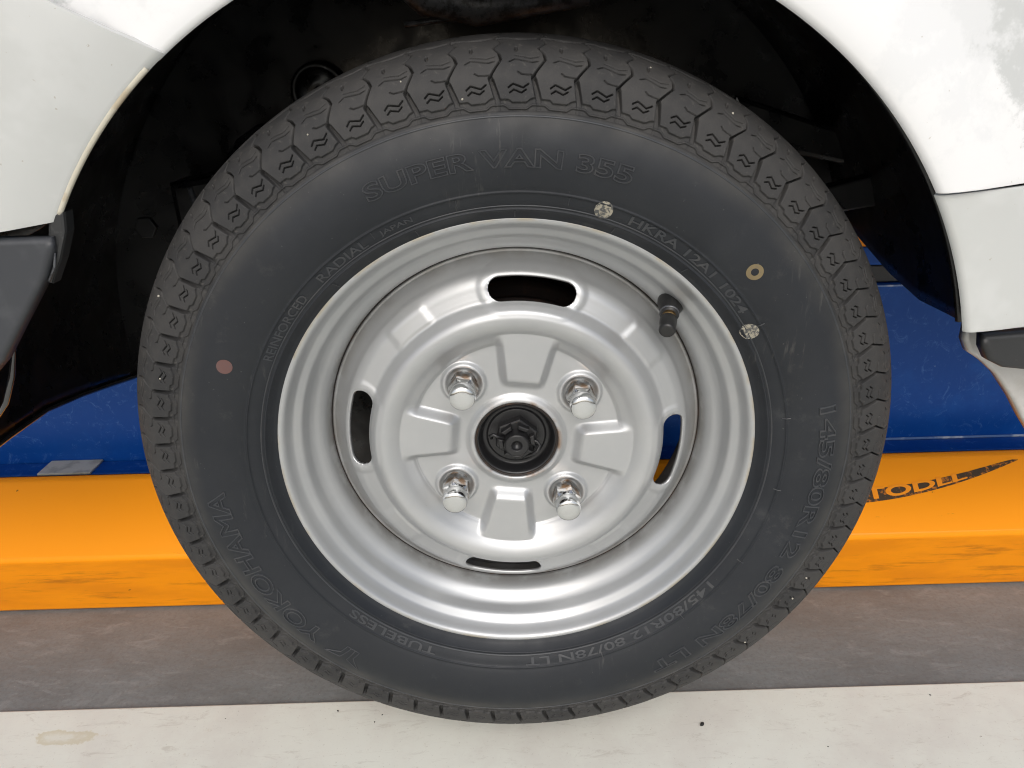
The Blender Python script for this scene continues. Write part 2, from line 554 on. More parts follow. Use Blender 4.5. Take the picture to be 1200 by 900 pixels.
# the worn printed emblem on the sloping face of the beam: a dark swoosh with orange capitals
sl = Vector((0, 0.070, 0.0605)).normalized()          # up the slope
nrm = Vector((0, -0.0605, 0.070)).normalized()        # out of it
def on_slope(x, v, h):
    return Vector((x, 0.135, -0.2215)) + sl * v + nrm * h
def flat_on_slope(name, polys, h, mat, parent):
    bm = bmesh.new()
    for pts in polys:
        a = [bm.verts.new(on_slope(x, v, h)) for x, v in pts]
        b = [bm.verts.new(on_slope(x, v, 0.0001)) for x, v in pts]
        bm.faces.new(a)
        for i in range(len(pts)):
            bm.faces.new((a[i], b[i], b[(i + 1) % len(pts)], a[(i + 1) % len(pts)]))
    return bm_obj(name, bm, mat, parent)
def swoosh(u):          # lower line of the emblem as it rises along the beam
    return 0.0375 + 0.0455 * u ** 1.75
EX0, EXW = 0.365, 0.205
def emblem_h(u):
    return 0.0185 * max(0.0, 1 - u) ** 0.5 + 0.0002
top, bot = [], []
N = 32
for i in range(N + 1):
    u = i / N
    bot.append((EX0 + EXW * u, swoosh(u)))
    top.append((EX0 + EXW * u, swoosh(u) + emblem_h(u) * 0.86))
quads = [[bot[i], bot[i + 1], top[i + 1], top[i]] for i in range(N)]
emblem = flat_on_slope('emblem', quads, 0.0005, MT['print'], beam)
def text_mesh(body, fill='BOTH', extrude=0.02, bevel=0.0, size=1.0, offset=0.0, xscale=1.0):
    cu = bpy.data.curves.new('lettering', 'FONT')
    cu.body = body
    cu.size = size
    cu.fill_mode = fill
    cu.extrude = extrude
    cu.bevel_depth = bevel
    cu.bevel_resolution = 1
    cu.resolution_u = 4
    cu.offset = offset
    tmp = bpy.data.objects.new('lettering', cu)
    C.objects.link(tmp)
    dg = bpy.context.evaluated_depsgraph_get()
    ev = tmp.evaluated_get(dg)
    me = ev.to_mesh()
    vs = [v.co.copy() for v in me.vertices]
    fs = [tuple(p.vertices) for p in me.polygons]
    ev.to_mesh_clear()
    bpy.data.objects.remove(tmp)
    bpy.data.curves.remove(cu)
    return vs, fs
vs_, fs_ = text_mesh('STODLL', 'BOTH', 0.02, 0.0, 1.0, 0.03)
x0 = min(v.x for v in vs_); x1 = max(v.x for v in vs_)
out = []
for v in vs_:
    u = (v.x - x0) / (x1 - x0) * 0.66 + 0.03
    x = EX0 + EXW * u
    out.append(on_slope(x, swoosh(u) + emblem_h(u) * (0.20 + 1.05 * v.y), 0.0007 + (0.0002 if v.z > 0 else -0.0005)))
mesh_obj('emblem_lettering', out, fs_, MT['orange_print'], beam, smooth=False)

# ------------------------------------------------------------------ the van round the wheel
van = thing('van', 'white van body with a black wheel housing, seen close around the silver wheel', 'van')
AX, AZ, AR = -0.0102, 0.0237, 0.297          # the wheel arch is a circle of this centre and radius
def arch_pt(deg, rad):
    return (AX + rad * math.cos(R(deg)), AZ + rad * math.sin(R(deg)))

def arch_panel(name, d0, d1, yf, rad_out, mat, cuts, n=64, flare=0.0, thick=0.004, parent=van, sink=0.0):
    """a sheet of body metal from the arch edge outwards, flared at the arch, cut by straight lines (point, inward normal in x-z)"""
    bm = bmesh.new()
    rads = [0.0, 0.0015, 0.004, 0.010, 0.02, 0.035, 0.05, 0.075, 0.10, 0.14, 0.2, 0.3, 0.5, rad_out - AR]
    rows = []
    for i in range(n + 1):
        d = d0 + (d1 - d0) * i / n
        row = []
        for k, dr in enumerate(rads):
            x, z = arch_pt(d, AR + dr)
            y = yf + sink * math.exp(-(dr / 0.018) ** 2) - flare * math.exp(-((dr - 0.012) / 0.035) ** 2) + (0.0035 if k == 0 else 0.001 if k == 1 else 0)
            row.append(bm.verts.new((x, y, z)))
        rows.append(row)
    for a, b in zip(rows, rows[1:]):
        for k in range(len(rads) - 1):
            bm.faces.new((a[k], a[k + 1], b[k + 1], b[k]))
    for (px, pz), (nx, nz) in cuts:
        bmesh.ops.bisect_plane(bm, geom=bm.verts[:] + bm.edges[:] + bm.faces[:], plane_co=(px, 0, pz), plane_no=(nx, 0, nz), clear_inner=True)
    # face the viewer side
    for f in bm.faces:
        f.normal_update()
    bmesh.ops.recalc_face_normals(bm, faces=bm.faces[:])
    s = sum(f.normal.y * f.calc_area() for f in bm.faces)
    if s > 0:
        bmesh.ops.reverse_faces(bm, faces=bm.faces[:])
    me = bpy.data.meshes.new(name)
    bm.to_mesh(me)
    bm.free()
    me.polygons.foreach_set('use_smooth', [True] * len(me.polygons))
    me.materials.append(mat)
    o = bpy.data.objects.new(name, me)
    C.objects.link(o)
    o.parent = parent
    md = o.modifiers.new('thickness', 'SOLIDIFY')
    md.thickness = thick
    md.offset = -1
    bv = o.modifiers.new('rolled_edge', 'BEVEL')
    bv.width = 0.0012
    bv.segments = 2
    bv.limit_method = 'ANGLE'
    bv.angle_limit = R(50)
    return o

def line_cut(p, q, keep):
    """half plane through p and q that keeps the side of the point keep"""
    d = Vector((q[0] - p[0], q[1] - p[1]))
    n = Vector((-d.y, d.x)).normalized()
    if n.dot(Vector((keep[0] - p[0], keep[1] - p[1]))) < 0:
        n = -n
    return (p, (n.x, n.y))

# front wing: upper part and the lower part that stands proud of it below a crease
ridge = ((-0.2345, 0.289), (-0.186, 0.264))
o = arch_panel('upper_wing_panel', 20, 200, -0.0785, 1.1, MT['body_chalk'],
           [line_cut((0.0, 0.3), (0.0, 1.0), (-0.5, 0.5)), line_cut((ridge[0][0] - .002, ridge[0][1] - .005), (ridge[1][0] - .002, ridge[1][1] - .005), (0.0, 1.0))], n=120)
o['label'] = 'upper front body panel, bright white above the crease'
o = arch_panel('lower_wing_panel', 120, 200, -0.090, 1.1, MT['body'],
           [line_cut(ridge[0], ridge[1], (-0.6, 0.2)), line_cut((-0.295, 0.1725), (-0.264, 0.1765), (-0.3, 0.4))], n=80, thick=0.006, sink=0.0095)
o.modifiers['rolled_edge'].width = 0.003
o.modifiers['rolled_edge'].segments = 5
# rear quarter and the sill panel below its seam
seam = ((0.245, 0.1815), (0.293, 0.1855))
arch_panel('rear_quarter_panel', 2, 92, -0.086, 1.1, MT['body_chalk'],
           [line_cut((0.0, 0.3), (0.0, 1.0), (0.5, 0.5)), line_cut((seam[0][0], seam[0][1] + .0008), (seam[1][0], seam[1][1] + .0008), (0.4, 0.9))], n=110, flare=0.010)
arch_panel('lower_quarter_panel', -4, 60, -0.088, 1.1, MT['body'],
           [line_cut((seam[0][0], seam[0][1] - .0008), (seam[1][0], seam[1][1] - .0008), (0.4, 0.0)), line_cut((0.277, 0.0965), (0.316, 0.0995), (0.3, 0.3))], n=60, flare=0.004)
bm = bmesh.new()
prism(bm, [(0.262, 0.170), (1.0, 0.232), (1.0, 0.262), (0.262, 0.196)], -0.0795, -0.0765)
bm_obj('seam_light_block', bm, MT['under'], van)  # black strip added behind the seam so no light colours the gap
# rolled arch lip on the front side, paint yellowed there
bm = bmesh.new()
pts = []
for i in range(40):
    d = 128.6 + (148.3 - 128.6) * i / 39
    x, z = arch_pt(d, AR + 0.0012)
    pts.append((x, -0.0785, z))
tube(bm, pts, 0.0017, 8)
bm_obj('arch_lip', bm, MT['body_edge'], van, smooth=True)
# inner backing so no light leaks between panels
# wheel housing: sheet lofted from the arch inwards
def house_rad(d):
    # wider towards the front (180 deg) than at the rear
    return interp(d, [0, 40, 90, 140, 200], [0.342, 0.348, 0.352, 0.372, 0.392])
bm = bmesh.new()
rows = []
D0, D1 = -2.0, 192.0
nd = 120
ys = [(-0.0735, 0.0), (-0.070, 0.25), (-0.064, 0.6), (-0.050, 0.88), (-0.03, 0.98), (0.0, 1.0), (0.05, 1.0), (0.1, 1.0), (0.15, 1.0), (0.19, 0.99), (0.205, 0.94), (0.212, 0.88)]
for i in range(nd + 1):
    t = i / nd
    row = []
    for y, f in ys:
        dd0 = interp(y, [-0.075, -0.064, -0.05, 0.0, 0.06, 0.12, 0.2], [14.5, 13.0, 10.5, 8.5, 8.2, 10.5, 15.5])
        dd1 = interp(y, [-0.08, -0.03, 0.04, 0.11, 0.2], [178.0, 184.0, 183.9, 185.8, 189.0])
        d = dd0 + (dd1 - dd0) * t
        fs_ = sstep(148, 166, d)
        rad = AR + 0.004 + (house_rad(d) - AR - 0.004) * (f + (1 - f) * fs_)
        y = y + (max(y, -0.04 + 0.1 * (y + 0.075)) - y) * fs_
        x, z = arch_pt(d, rad)
        # embossed ribs of the pressing
        row.append(bm.verts.new((x, y, z)))
    rows.append(row)
edge_pts = [v.co.copy() for v in rows[-1][3:]]
for a, b in zip(rows, rows[1:]):
    for k in range(len(ys) - 1):
        bm.faces.new((a[k], a[k + 1], b[k + 1], b[k]))
housing = bm_obj('wheel_housing', bm, MT['under'], van, smooth=True)
md = housing.modifiers.new('thickness', 'SOLIDIFY')
md.thickness = 0.003
md.offset = 1
# back wall of the housing
bm = bmesh.new()
low = [(-0.392, -0.038), (-0.36, -0.050), (-0.30, -0.12), (-0.20, -0.17), (-0.04, -0.17), (0.093, -0.150), (0.14, -0.125), (0.152, -0.104), (0.177, -0.100), (0.190, -0.085), (0.213, -0.079), (0.26, 0.0), (0.326, 0.112)]
upr = [arch_pt(d, house_rad(d) + 0.004) for d in range(18, 188, 6)]
prism(bm, low + upr, 0.200, 0.206)
bm_obj('housing_wall', bm, MT['under'], van)
# pressed shapes inside the housing
def plate(name, pts, y0, y1, mat, parent, bev=0.002):
    bm = bmesh.new()
    prism(bm, pts, y0, y1, bev)
    return bm_obj(name, bm, mat, parent)
plate('pressed_step', [(-0.30, 0.165), (-0.255, 0.172), (-0.235, 0.20), (-0.215, 0.212), (-0.06, 0.214), (-0.05, 0.20), (-0.06, 0.10), (-0.30, 0.10)], 0.150, 0.2005, MT['under'], housing, 0.006)
plate('pressed_step', [(0.20, 0.226), (0.33, 0.185), (0.33, 0.16), (0.19, 0.19)], 0.165, 0.2005, MT['under'], housing, 0.004)
plate('bracket', [(0.247, 0.147), (0.312, 0.162), (0.318, 0.136), (0.25, 0.126)], 0.120, 0.135, MT['under'], van, 0.002)
def bolt(x, y, z, r, name='bolt', parent=van):
    bm = bmesh.new()
    prism(bm, [(x + r * math.cos(k * PI / 3), z + r * math.sin(k * PI / 3)) for k in range(6)], y - 0.005, y, 0.0008)
    ring = []
    o = bm_obj(name, bm, MT['under'], parent)
    return o
bolt(0.278, 0.120, 0.133, 0.009)
bolt(-0.325, 0.1495, 0.128, 0.010)
bolt(-0.255, 0.1495, 0.168, 0.006)
# ring-shaped plug
revolve('plug', [(0.005, 0.190), (0.017, 0.190), (0.0195, 0.186), (0.022, 0.184), (0.0245, 0.186), (0.026, 0.200)], MT['under'], housing, 48, axis=(-0.166, 0.236))
# scuffed suspension arm above the tyre
bm = bmesh.new()
tube(bm, [(-0.085, 0.06, 0.322), (-0.055, 0.075, 0.300), (-0.02, 0.08, 0.293), (0.06, 0.08, 0.300)], [0.010, 0.014, 0.013, 0.008], 14)
bm_obj('suspension_arm', bm, MT['scuffed'], van, smooth=True)
bm = bmesh.new()
tube(bm, [(-0.075, 0.09, 0.283), (-0.04, 0.095, 0.287), (0.0, 0.095, 0.286)], 0.0022, 8)
bm_obj('brake_pipe', bm, MT['scuffed'], van, smooth=True)
bm = bmesh.new()
tube(bm, [(-0.268, 0.12, 0.165), (-0.267, 0.122, 0.14), (-0.263, 0.124, 0.10)], 0.0025, 8)
bm_obj('bracket_rod', bm, MT['scuffed'], van, smooth=True)

# underside, so that the floor behind lies under a van and not under the sky
bm = bmesh.new()
box(bm, -1.0, 1.0, 0.207, 1.5, 0.20, 0.26)
bm_obj('underbody', bm, MT['under'], van)

# front bumper corner, and the clip where it meets the wing
bm = bmesh.new()
prism(bm, [(-1.0, 0.168), (-0.269, 0.1680), (-0.270, 0.160), (-0.278, 0.145), (-0.287, 0.133), (-0.302, 0.114), (-0.319, 0.092), (-0.36, 0.055), (-0.45, 0.03), (-1.0, 0.03)], -0.086, -0.076, 0.004, 4)
b_ = bm_obj('bumper', bm, MT['bumper'], van)
for p in b_.data.polygons:
    p.use_smooth = True
b_.modifiers.new('edge', 'WEIGHTED_NORMAL')
bm = bmesh.new()
prism(bm, [(-0.2695, 0.1825), (-0.2605, 0.1815), (-0.2625, 0.170), (-0.270, 0.154), (-0.279, 0.139), (-0.2845, 0.141), (-0.276, 0.160)], -0.080, -0.070, 0.002, 2)
bm_obj('bumper_clip', bm, MT['plastic'], van)
bm = bmesh.new()
tube(bm, [(-0.2755, -0.0815, 0.1595), (-0.271, -0.0815, 0.158), (-0.2735, -0.0815, 0.150), (-0.279, -0.0815, 0.1415)], 0.0008, 6)
bm_obj('clip_edge', bm, MT['scuffed'], van, smooth=True)
# shiny flange at the front end of the housing
bm = bmesh.new()
tube(bm, [(-0.330, -0.045, 0.098), (-0.338, -0.045, 0.088), (-0.346, -0.045, 0.066), (-0.356, -0.045, 0.046), (-0.372, -0.043, 0.028)], [0.0006, 0.0014, 0.0022, 0.0020, 0.0012], 10)
bm_obj('housing_flange', bm, MT['gloss'], van, smooth=True)
bm = bmesh.new()
tube(bm, edge_pts, 0.0022, 8)
bm_obj('housing_edge', bm, MT['gloss'], van, smooth=True)

# side sill: black trim strip and the pale flange under it
bm = bmesh.new()
prism(bm, [(0.2965, 0.0915), (1.0, 0.1200), (1.0, 0.095), (0.335, 0.0655), (0.315, 0.068), (0.304, 0.0735), (0.2985, 0.082)], -0.083, -0.074, 0.004, 3)
t_ = bm_obj('sill_trim', bm, MT['plastic'], van)
for p in t_.data.polygons:
    p.use_smooth = True
t_.modifiers.new('edge', 'WEIGHTED_NORMAL')
bm = bmesh.new()
prism(bm, [(0.3055, 0.0885), (0.34, 0.094), (1.0, 0.12), (1.0, 0.03), (0.40, -0.005), (0.378, -0.006), (0.362, 0.014), (0.349, 0.032), (0.334, 0.050), (0.322, 0.060), (0.311, 0.067), (0.306, 0.076)], -0.052, -0.044, 0.003, 3)
s_ = bm_obj('sill_flange', bm, MT['sill'], van)
for p in s_.data.polygons:
    p.use_smooth = True
s_.modifiers.new('edge', 'WEIGHTED_NORMAL')

# ------------------------------------------------------------------ the wheel
wheel = thing('wheel', 'silver steel wheel with a black van tyre hanging just above the white floor', 'wheel')
TW = R(-6.4)                       # the wheel stopped turned by this much

# --- tyre
SIDE = [(0.1600, -0.046), (0.1640, -0.0545), (0.1672, -0.0590), (0.1700, -0.0612), (0.1722, -0.0640), (0.1736, -0.0662), (0.1742, -0.0672), (0.1750, -0.0672), (0.1760, -0.0668),
        (0.1800, -0.0692), (0.1842, -0.0710), (0.1850, -0.0720), (0.1858, -0.0722), (0.1866, -0.0718), (0.1900, -0.0735), (0.1980, -0.0762), (0.2060, -0.0774), (0.2130, -0.0772), (0.2200, -0.0758),
        (0.2260, -0.0738), (0.2298, -0.0722)]
SH = [(0.2298, -0.0722), (0.2315, -0.0722), (0.2375, -0.0710), (0.2465, -0.0686), (0.2545, -0.0645), (0.2612, -0.0585), (0.2662, -0.0500), (0.2692, -0.0390), (0.2714, -0.0220), (0.2730, 0.0)]
def side_y(r):
    return interp(r, [p[0] for p in SIDE], [p[1] for p in SIDE])
front = smooth_profile(SIDE, 3)
full = front + [(0.2340, -0.0640), (0.2440, -0.0590), (0.2560, -0.0480), (0.2620, -0.0300), (0.2640, 0.0), (0.2620, 0.0300), (0.2560, 0.0480), (0.2440, 0.0590)] + [(r, -y) for r, y in reversed(front)]
tyre = revolve('tyre', full, MT['sidewall'], wheel, 256)
# two fine mould rings on the sidewall
def ring_at(name, r, h, wdt, mat, parent):
    y = side_y(r)
    return revolve(name, [(r - wdt, y + 0.0004), (r - wdt * 0.4, y - h), (r + wdt * 0.4, side_y(r + wdt * .4) - h), (r + wdt, side_y(r + wdt) + 0.0004)], mat, parent, 256)
ring_at('mould_ring', 0.2278, 0.0006, 0.0009, MT['letter'], tyre)
ring_at('mould_ring', 0.1768, 0.0004, 0.0006, MT['letter'], tyre)

# --- tread: one block per pitch, each a piece of its own; the pattern is cut into its surface
shp = smooth_profile(SH, 8)
arc = [0.0]
for a, b in zip(shp, shp[1:]):
    arc.append(arc[-1] + math.hypot(b[0] - a[0], b[1] - a[1]))
THALF = arc[-1]
def shoulder(t):
    """(r, y, nr, ny) at arc length t from the sidewall edge, over the crown and down the far side"""
    far = t > THALF
    tt = 2 * THALF - t if far else t
    lo = 0
    for i in range(1, len(arc)):
        if tt <= arc[i] + 1e-9:
            lo = i
            break
    a, b = shp[lo - 1], shp[lo]
    f = (tt - arc[lo - 1]) / (arc[lo] - arc[lo - 1])
    r = a[0] + (b[0] - a[0]) * f
    y = a[1] + (b[1] - a[1]) * f
    dr, dy = b[0] - a[0], b[1] - a[1]
    L = math.hypot(dr, dy)
    nr, ny = dy / L, -dr / L
    if far:
        y, ny = -y, -ny
    return r, y, nr, ny
# everything in millimetres: s round the tyre (0 to PITCH), t across it
PITCH = 24.0
GT = [0, 5, 7, 19.5, 29.5, 34, 37.5, 38.5, 45, 54, 62, 72, 82, 95]
GS = [3.6, 3.6, 3.4, 0.0, 6.3, 5.4, 3.2, 2.4, 7.0, 2.5, 7.0, 2.5, 7.0, 7.0]
def groove_s(t):
    return interp(t, GT, GS)
def wrapd(s):
    return (s + PITCH / 2) % PITCH - PITCH / 2
ZZ1 = [(10.0, 13.2), (12.6, 15.2), (18.4, 13.0), (21.4, 15.2)]
ZZ2 = [(10.7, 10.4), (13.0, 12.0), (17.4, 10.3), (20.0, 12.0)]
WV1 = [(11.0, 28.2), (14.2, 29.8), (17.5, 29.0), (23.2, 27.6), (26.5, 28.4)]
WV2 = [(14.5, 32.2), (18.0, 31.4), (22.5, 30.2), (27.0, 31.6)]
HOOK = [(24.0, 20.0), (21.5, 20.2), (17.4, 20.4), (15.6, 21.8)]
def shifted(pts):
    return [pts, [(x - PITCH, y) for x, y in pts], [(x + PITCH, y) for x, y in pts]]
FEAT = [(ZZ1, 0.36, 2.6), (ZZ2, 0.34, 2.4), (WV1, 0.34, 2.0), (WV2, 0.30, 1.4), (HOOK, 0.36, 1.3)]
FEATS = [(q, w_, d_) for pts, w_, d_ in FEAT for q in shifted(pts)]
BASE = [(3.4 + 0.5, 8.4), (5.2, 7.0), (10.0, 6.8), (12.0, 5.2), (20.0, 5.2), (23.0, 7.2), (PITCH + 3.4, 8.4)]
def base_t(s):
    s = (s - 3.4) % PITCH + 3.4
    return interp(s, [p[0] for p in BASE], [p[1] for p in BASE])
def scallop_t(s):
    s = (s - 3.4) % PITCH
    d = abs(wrapd(s))
    return 2.0 + 2.2 * (1 - sstep(3.0, 7.5, d))
def depth(s, t):
    """how far below the outer surface, mm"""
    if t > THALF * 1000:
        t = 2 * THALF * 1000 - t
        s = PITCH - s
    d = 0.0
    # lateral zigzag groove: wide at the shoulder, a narrow cut on the crown
    g = abs(wrapd(s - groove_s(t)))
    wid = interp(t, [4, 18, 20.5, 26, 95], [2.0, 1.6, 0.85, 0.70, 0.75])
    dep = interp(t, [4, 10, 19, 24, 50, 95], [1.8, 3.6, 5.0, 5.2, 5.2, 5.2])
    d = max(d, dep * (1 - sstep(wid * 0.62, wid * 1.08, g)))
    # foot of the block
    bt = base_t(s)
    d = max(d, 1.5 * (1 - sstep(bt - 0.45, bt + 0.45, t)))
    if t < 6.5:
        sc = scallop_t(s)
        d -= 0.9 * (1 - sstep(0.35, 0.85, abs(t - sc)))
        d = d * sstep(-0.2, 1.0, t)
    # sipes
    for q, w_, dd in FEATS:
        if q[0][1] - 4 < t < q[0][1] + 7:
            k = poly_dist(s, t, q)
            if k < w_ * 1.8:
                d = max(d, dd * (1 - sstep(w_ * 0.6, w_ * 1.35, k)))
    # round pocket and the crown's ring grooves
    k = math.hypot(wrapd(s - 14.6) * 1.5, (t - 37.5) * 0.55)
    d = max(d, 2.6 * (1 - sstep(0.8, 1.5, k)))
    k = abs(t - (52.0 + 1.6 * math.sin(2 * PI * s / PITCH)))
    d = max(d, 4.6 * (1 - sstep(1.0, 1.9, k)))
    k = abs(t - (78.0 + 1.6 * math.sin(2 * PI * s / PITCH)))
    d = max(d, 4.6 * (1 - sstep(1.0, 1.9, k)))
    # worn, rounded edges and slight unevenness
    return d
NT_, NS_ = [], 80
tmm = 0.0
while tmm < THALF * 2000:
    NT_.append(tmm)
    tf = tmm if tmm < THALF * 1000 else 2 * THALF * 1000 - tmm
    tmm += 0.28 if tf < 40 and tmm < THALF * 1000 else 0.7 if tmm < THALF * 1000 else 2.2
NT_.append(THALF * 2000)
def tread_mesh(pitch_deg):
    verts, faces = [], []
    for t in NT_:
        r, y, nr, ny = shoulder(min(t / 1000, 2 * THALF))
        gs = groove_s(t if t <= THALF * 1000 else 2 * THALF * 1000 - t)
        if t > THALF * 1000:
            gs = PITCH - gs
        for k in range(NS_ + 1):
            # samples crowd towards the groove at both ends
            f = k / NS_
            s = gs + f * PITCH
            d = depth(s, t) / 1000
            a = R(90) - R(pitch_deg) * (s / PITCH - 0.5)
            rr_, yy_ = r - nr * d, y - ny * d
            verts.append((rr_ * math.cos(a), yy_, rr_ * math.sin(a)))
    n = NS_ + 1
    for j in range(len(NT_) - 1):
        for k in range(NS_):
            faces.append((j * n + k, (j + 1) * n + k, (j + 1) * n + k + 1, j * n + k + 1))
    me = bpy.data.meshes.new('tread_block')
    me.from_pydata(verts, [], faces)
    me.polygons.foreach_set('use_smooth', [True] * len(me.polygons))
    me.materials.append(MT['tread'])
    return me
# pitches vary round the tyre: long ones at the top, short at the sides
seq = []
def want(a):
    a = a % 360
    if 55 < a < 125:
        return 5.6
    if 140 < a < 215 or a < 35 or a > 325:
        return 4.75
    return 5.15
ang = 0.0
while ang < 357.5:
    p_ = want(ang)
    seq.append(p_)
    ang += p_
scale_all = 360.0 / sum(seq)
meshes = {}
pos = 0.0
for p_ in seq:
    if p_ not in meshes:
        meshes[p_] = tread_mesh(p_ * scale_all)
    o = bpy.data.objects.new('tread_block', meshes[p_])
    C.objects.link(o)
    o.parent = tyre
    mid = pos + p_ * scale_all / 2
    o.rotation_euler = (0, -R(mid - 90), 0)
    pos += p_ * scale_all

# --- moulded lettering on the sidewall
def sidewall_text(body, r0, hgt, a0, a1, outline=True, rise=0.0008, name='lettering', mat=None):
    """text runs clockwise from angle a0 to a1 (degrees), feet towards the axle"""
    if outline:
        vs2, fs2 = text_mesh(body, 'NONE', 0.0, 0.028, offset=0.022)
    else:
        vs2, fs2 = text_mesh(body, 'BOTH', 0.03, 0.0, offset=0.012)
    x0 = min(v.x for v in vs2); x1 = max(v.x for v in vs2)
    y0 = min(v.y for v in vs2); y1 = max(v.y for v in vs2)
    z1 = max(v.z for v in vs2) or 1
    out = []
    for v in vs2:
        a = R(a0 + (a1 - a0) * (v.x - x0) / (x1 - x0))
        r = r0 + hgt * (v.y - y0) / (y1 - y0)
        y = side_y(r) - rise * (v.z / z1)
        out.append((r * math.cos(a), y, r * math.sin(a)))
    return mesh_obj(name, out, fs2, mat or MT['letter'], tyre, smooth=False)
sidewall_text('SUPER VAN 355', 0.2000, 0.0110, 114.8, 70.0)
sidewall_text('145/80R12 80/78N LT', 0.2050, 0.0120, 11.5, -61.0)
sidewall_text('YOKOHAMA', 0.2030, 0.0150, -136.5, -177.0)
sidewall_text('HKRA 12A1 1024', 0.1782, 0.0058, 67.0, 36.0, False, rise=0.00045)
sidewall_text('JAPAN', 0.1785, 0.0042, 116.5, 109.5, False, rise=0.00045)
sidewall_text('RADIAL', 0.1780, 0.0055, 132.0, 119.5, False, rise=0.00045)
sidewall_text('REINFORCED', 0.1780, 0.0055, 153.0, 136.5, False, rise=0.00045)
sidewall_text('145/80R12 80/78N LT', 0.1780, 0.0058, -37.0, -89.0, False, rise=0.00045)
sidewall_text('TUBELESS', 0.1780, 0.0055, -112.0, -136.0, False, rise=0.00045)
# the maker's mark in front of the name: a winged letter drawn in fine lines
def sidewall_lines(name, lines, rad=0.00045):
    bm = bmesh.new()
    for pts in lines:
        P = []
        for i in range(len(pts) - 1):
            for k in range(5):
                f = k / 5
                P.append((pts[i][0] + (pts[i + 1][0] - pts[i][0]) * f, pts[i][1] + (pts[i + 1][1] - pts[i][1]) * f))
        P.append(pts[-1])
        tube(bm, [(r * math.cos(R(a)), side_y(r) - rad * 0.3, r * math.sin(R(a))) for a, r in P], rad, 6)
    return bm_obj(name, bm, MT['letter'], tyre, smooth=True)
sidewall_lines('emblem', [
    [(-134.5, 0.2175), (-131.0, 0.2155), (-130.2, 0.2035), (-129.2, 0.2035), (-129.4, 0.2150), (-126.0, 0.2200)],
    [(-134.5, 0.2175), (-131.6, 0.2105), (-131.2, 0.2035), (-130.2, 0.2035)],
    [(-129.2, 0.2035), (-128.2, 0.2035), (-128.4, 0.2110), (-126.0, 0.2200)]])
# short mould-vent ticks
for a, r0, r1 in [(100.6, .1795, .1845), (79.3, .1795, .1845), (117.8, .1800, .1845), (89.5, .1690, .1735), (68.8, .1690, .1735), (110.1, .1690, .1735), (131.0, .1690, .1735), (51.0, .1690, .1735), (9.5, .183, .188), (-8, .183, .188), (-28, .183, .188), (-48, .183, .188), (32, .183, .188), (-70, .183, .188)]:
    bm = bmesh.new()
    tube(bm, [(r * math.cos(R(a)), side_y(r) - 0.0001, r * math.sin(R(a))) for r in (r0, (r0 + r1) / 2, r1)], 0.00035, 5)
    bm_obj('mould_line', bm, MT['letter'], tyre)
# ink marks
def sidewall_disc(name, a, r, r_in, r_out, mat, lift_=0.00035):
    verts, faces = [], []
    cx, cz = r * math.cos(R(a)), r * math.sin(R(a))
    rings = [r_in, (r_in + r_out) / 2, r_out]
    n = 28
    for q in rings:
        for k in range(n):
            x = cx + q * math.cos(2 * PI * k / n); z = cz + q * math.sin(2 * PI * k / n)
            verts.append((x, side_y(math.hypot(x, z)) - lift_, z))
    for j in range(2):
        for k in range(n):
            faces.append((j * n + k, j * n + (k + 1) % n, (j + 1) * n + (k + 1) % n, (j + 1) * n + k))
    if r_in < 0.001:
        faces.append(tuple(range(n - 1, -1, -1)))
    return mesh_obj(name, verts, faces, mat, tyre)
o = sidewall_disc('paint_dot', 156.4, 0.2035, 0.0003, 0.0050, MT['red_ink']); o['label'] = 'faded red paint dot'
o = sidewall_disc('paint_ring', 42.3, 0.2000, 0.0024, 0.0052, MT['yellow_ink']); o['label'] = 'small yellow paint ring'
for a, r in ((72.5, 0.1818), (31.5, 0.1780)):
    o = sidewall_disc('inspection_stamp', a, r, 0.0003, 0.0056, MT['stamp_ink'])
    o['label'] = 'round pale inspection stamp'
# pebbles stuck in the tread grooves
for a, t in [(96.5, 9), (163, 14), (151, 30), (72, 40), (60, 34), (-43.5, 14), (104, 26), (-26, 11), (118, 20), (-31, 14)]:
    r, y, nr, ny = shoulder(t / 1000)
    bm = bmesh.new()
    bmesh.ops.create_icosphere(bm, subdivisions=2, radius=rnd.uniform(0.0005, 0.0010))
    for v in bm.verts:
        v.co *= 1 + 0.25 * mnoise.noise(v.co * 900 + Vector((a, t, 0)))
        v.co += Vector((r * math.cos(R(a)), y, r * math.sin(R(a))))
    bm_obj('pebble', bm, MT['pebble'], tyre, smooth=True)

# --- rim barrel
RIM = [(0.1668, -0.0525), (0.1684, -0.0545), (0.1688, -0.0568), (0.1678, -0.0584), (0.1660, -0.0582), (0.1645, -0.0562), (0.1628, -0.0520), (0.1608, -0.0485), (0.1580, -0.0462), (0.1556, -0.0440),
       (0.1540, -0.0400), (0.1524, -0.0358), (0.1496, -0.0322), (0.1462, -0.0292), (0.1436, -0.0258), (0.1421, -0.0205), (0.1411, -0.0130), (0.1404, -0.0040), (0.1398, 0.004), (0.1398, 0.016), (0.143, 0.026), (0.150, 0.032),
       (0.1535, 0.046), (0.160, 0.050), (0.166, 0.056), (0.168, 0.0585), (0.1665, 0.060)]
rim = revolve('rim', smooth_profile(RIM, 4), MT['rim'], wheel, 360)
md = rim.modifiers.new('thickness', 'SOLIDIFY')
md.thickness = 0.0022
md.offset = 0
o = revolve('weld_seam', smooth_profile([(0.1380, -0.0128), (0.1390, -0.0138), (0.1404, -0.0136), (0.1411, -0.0125)], 3), MT['bore'], rim, 240)

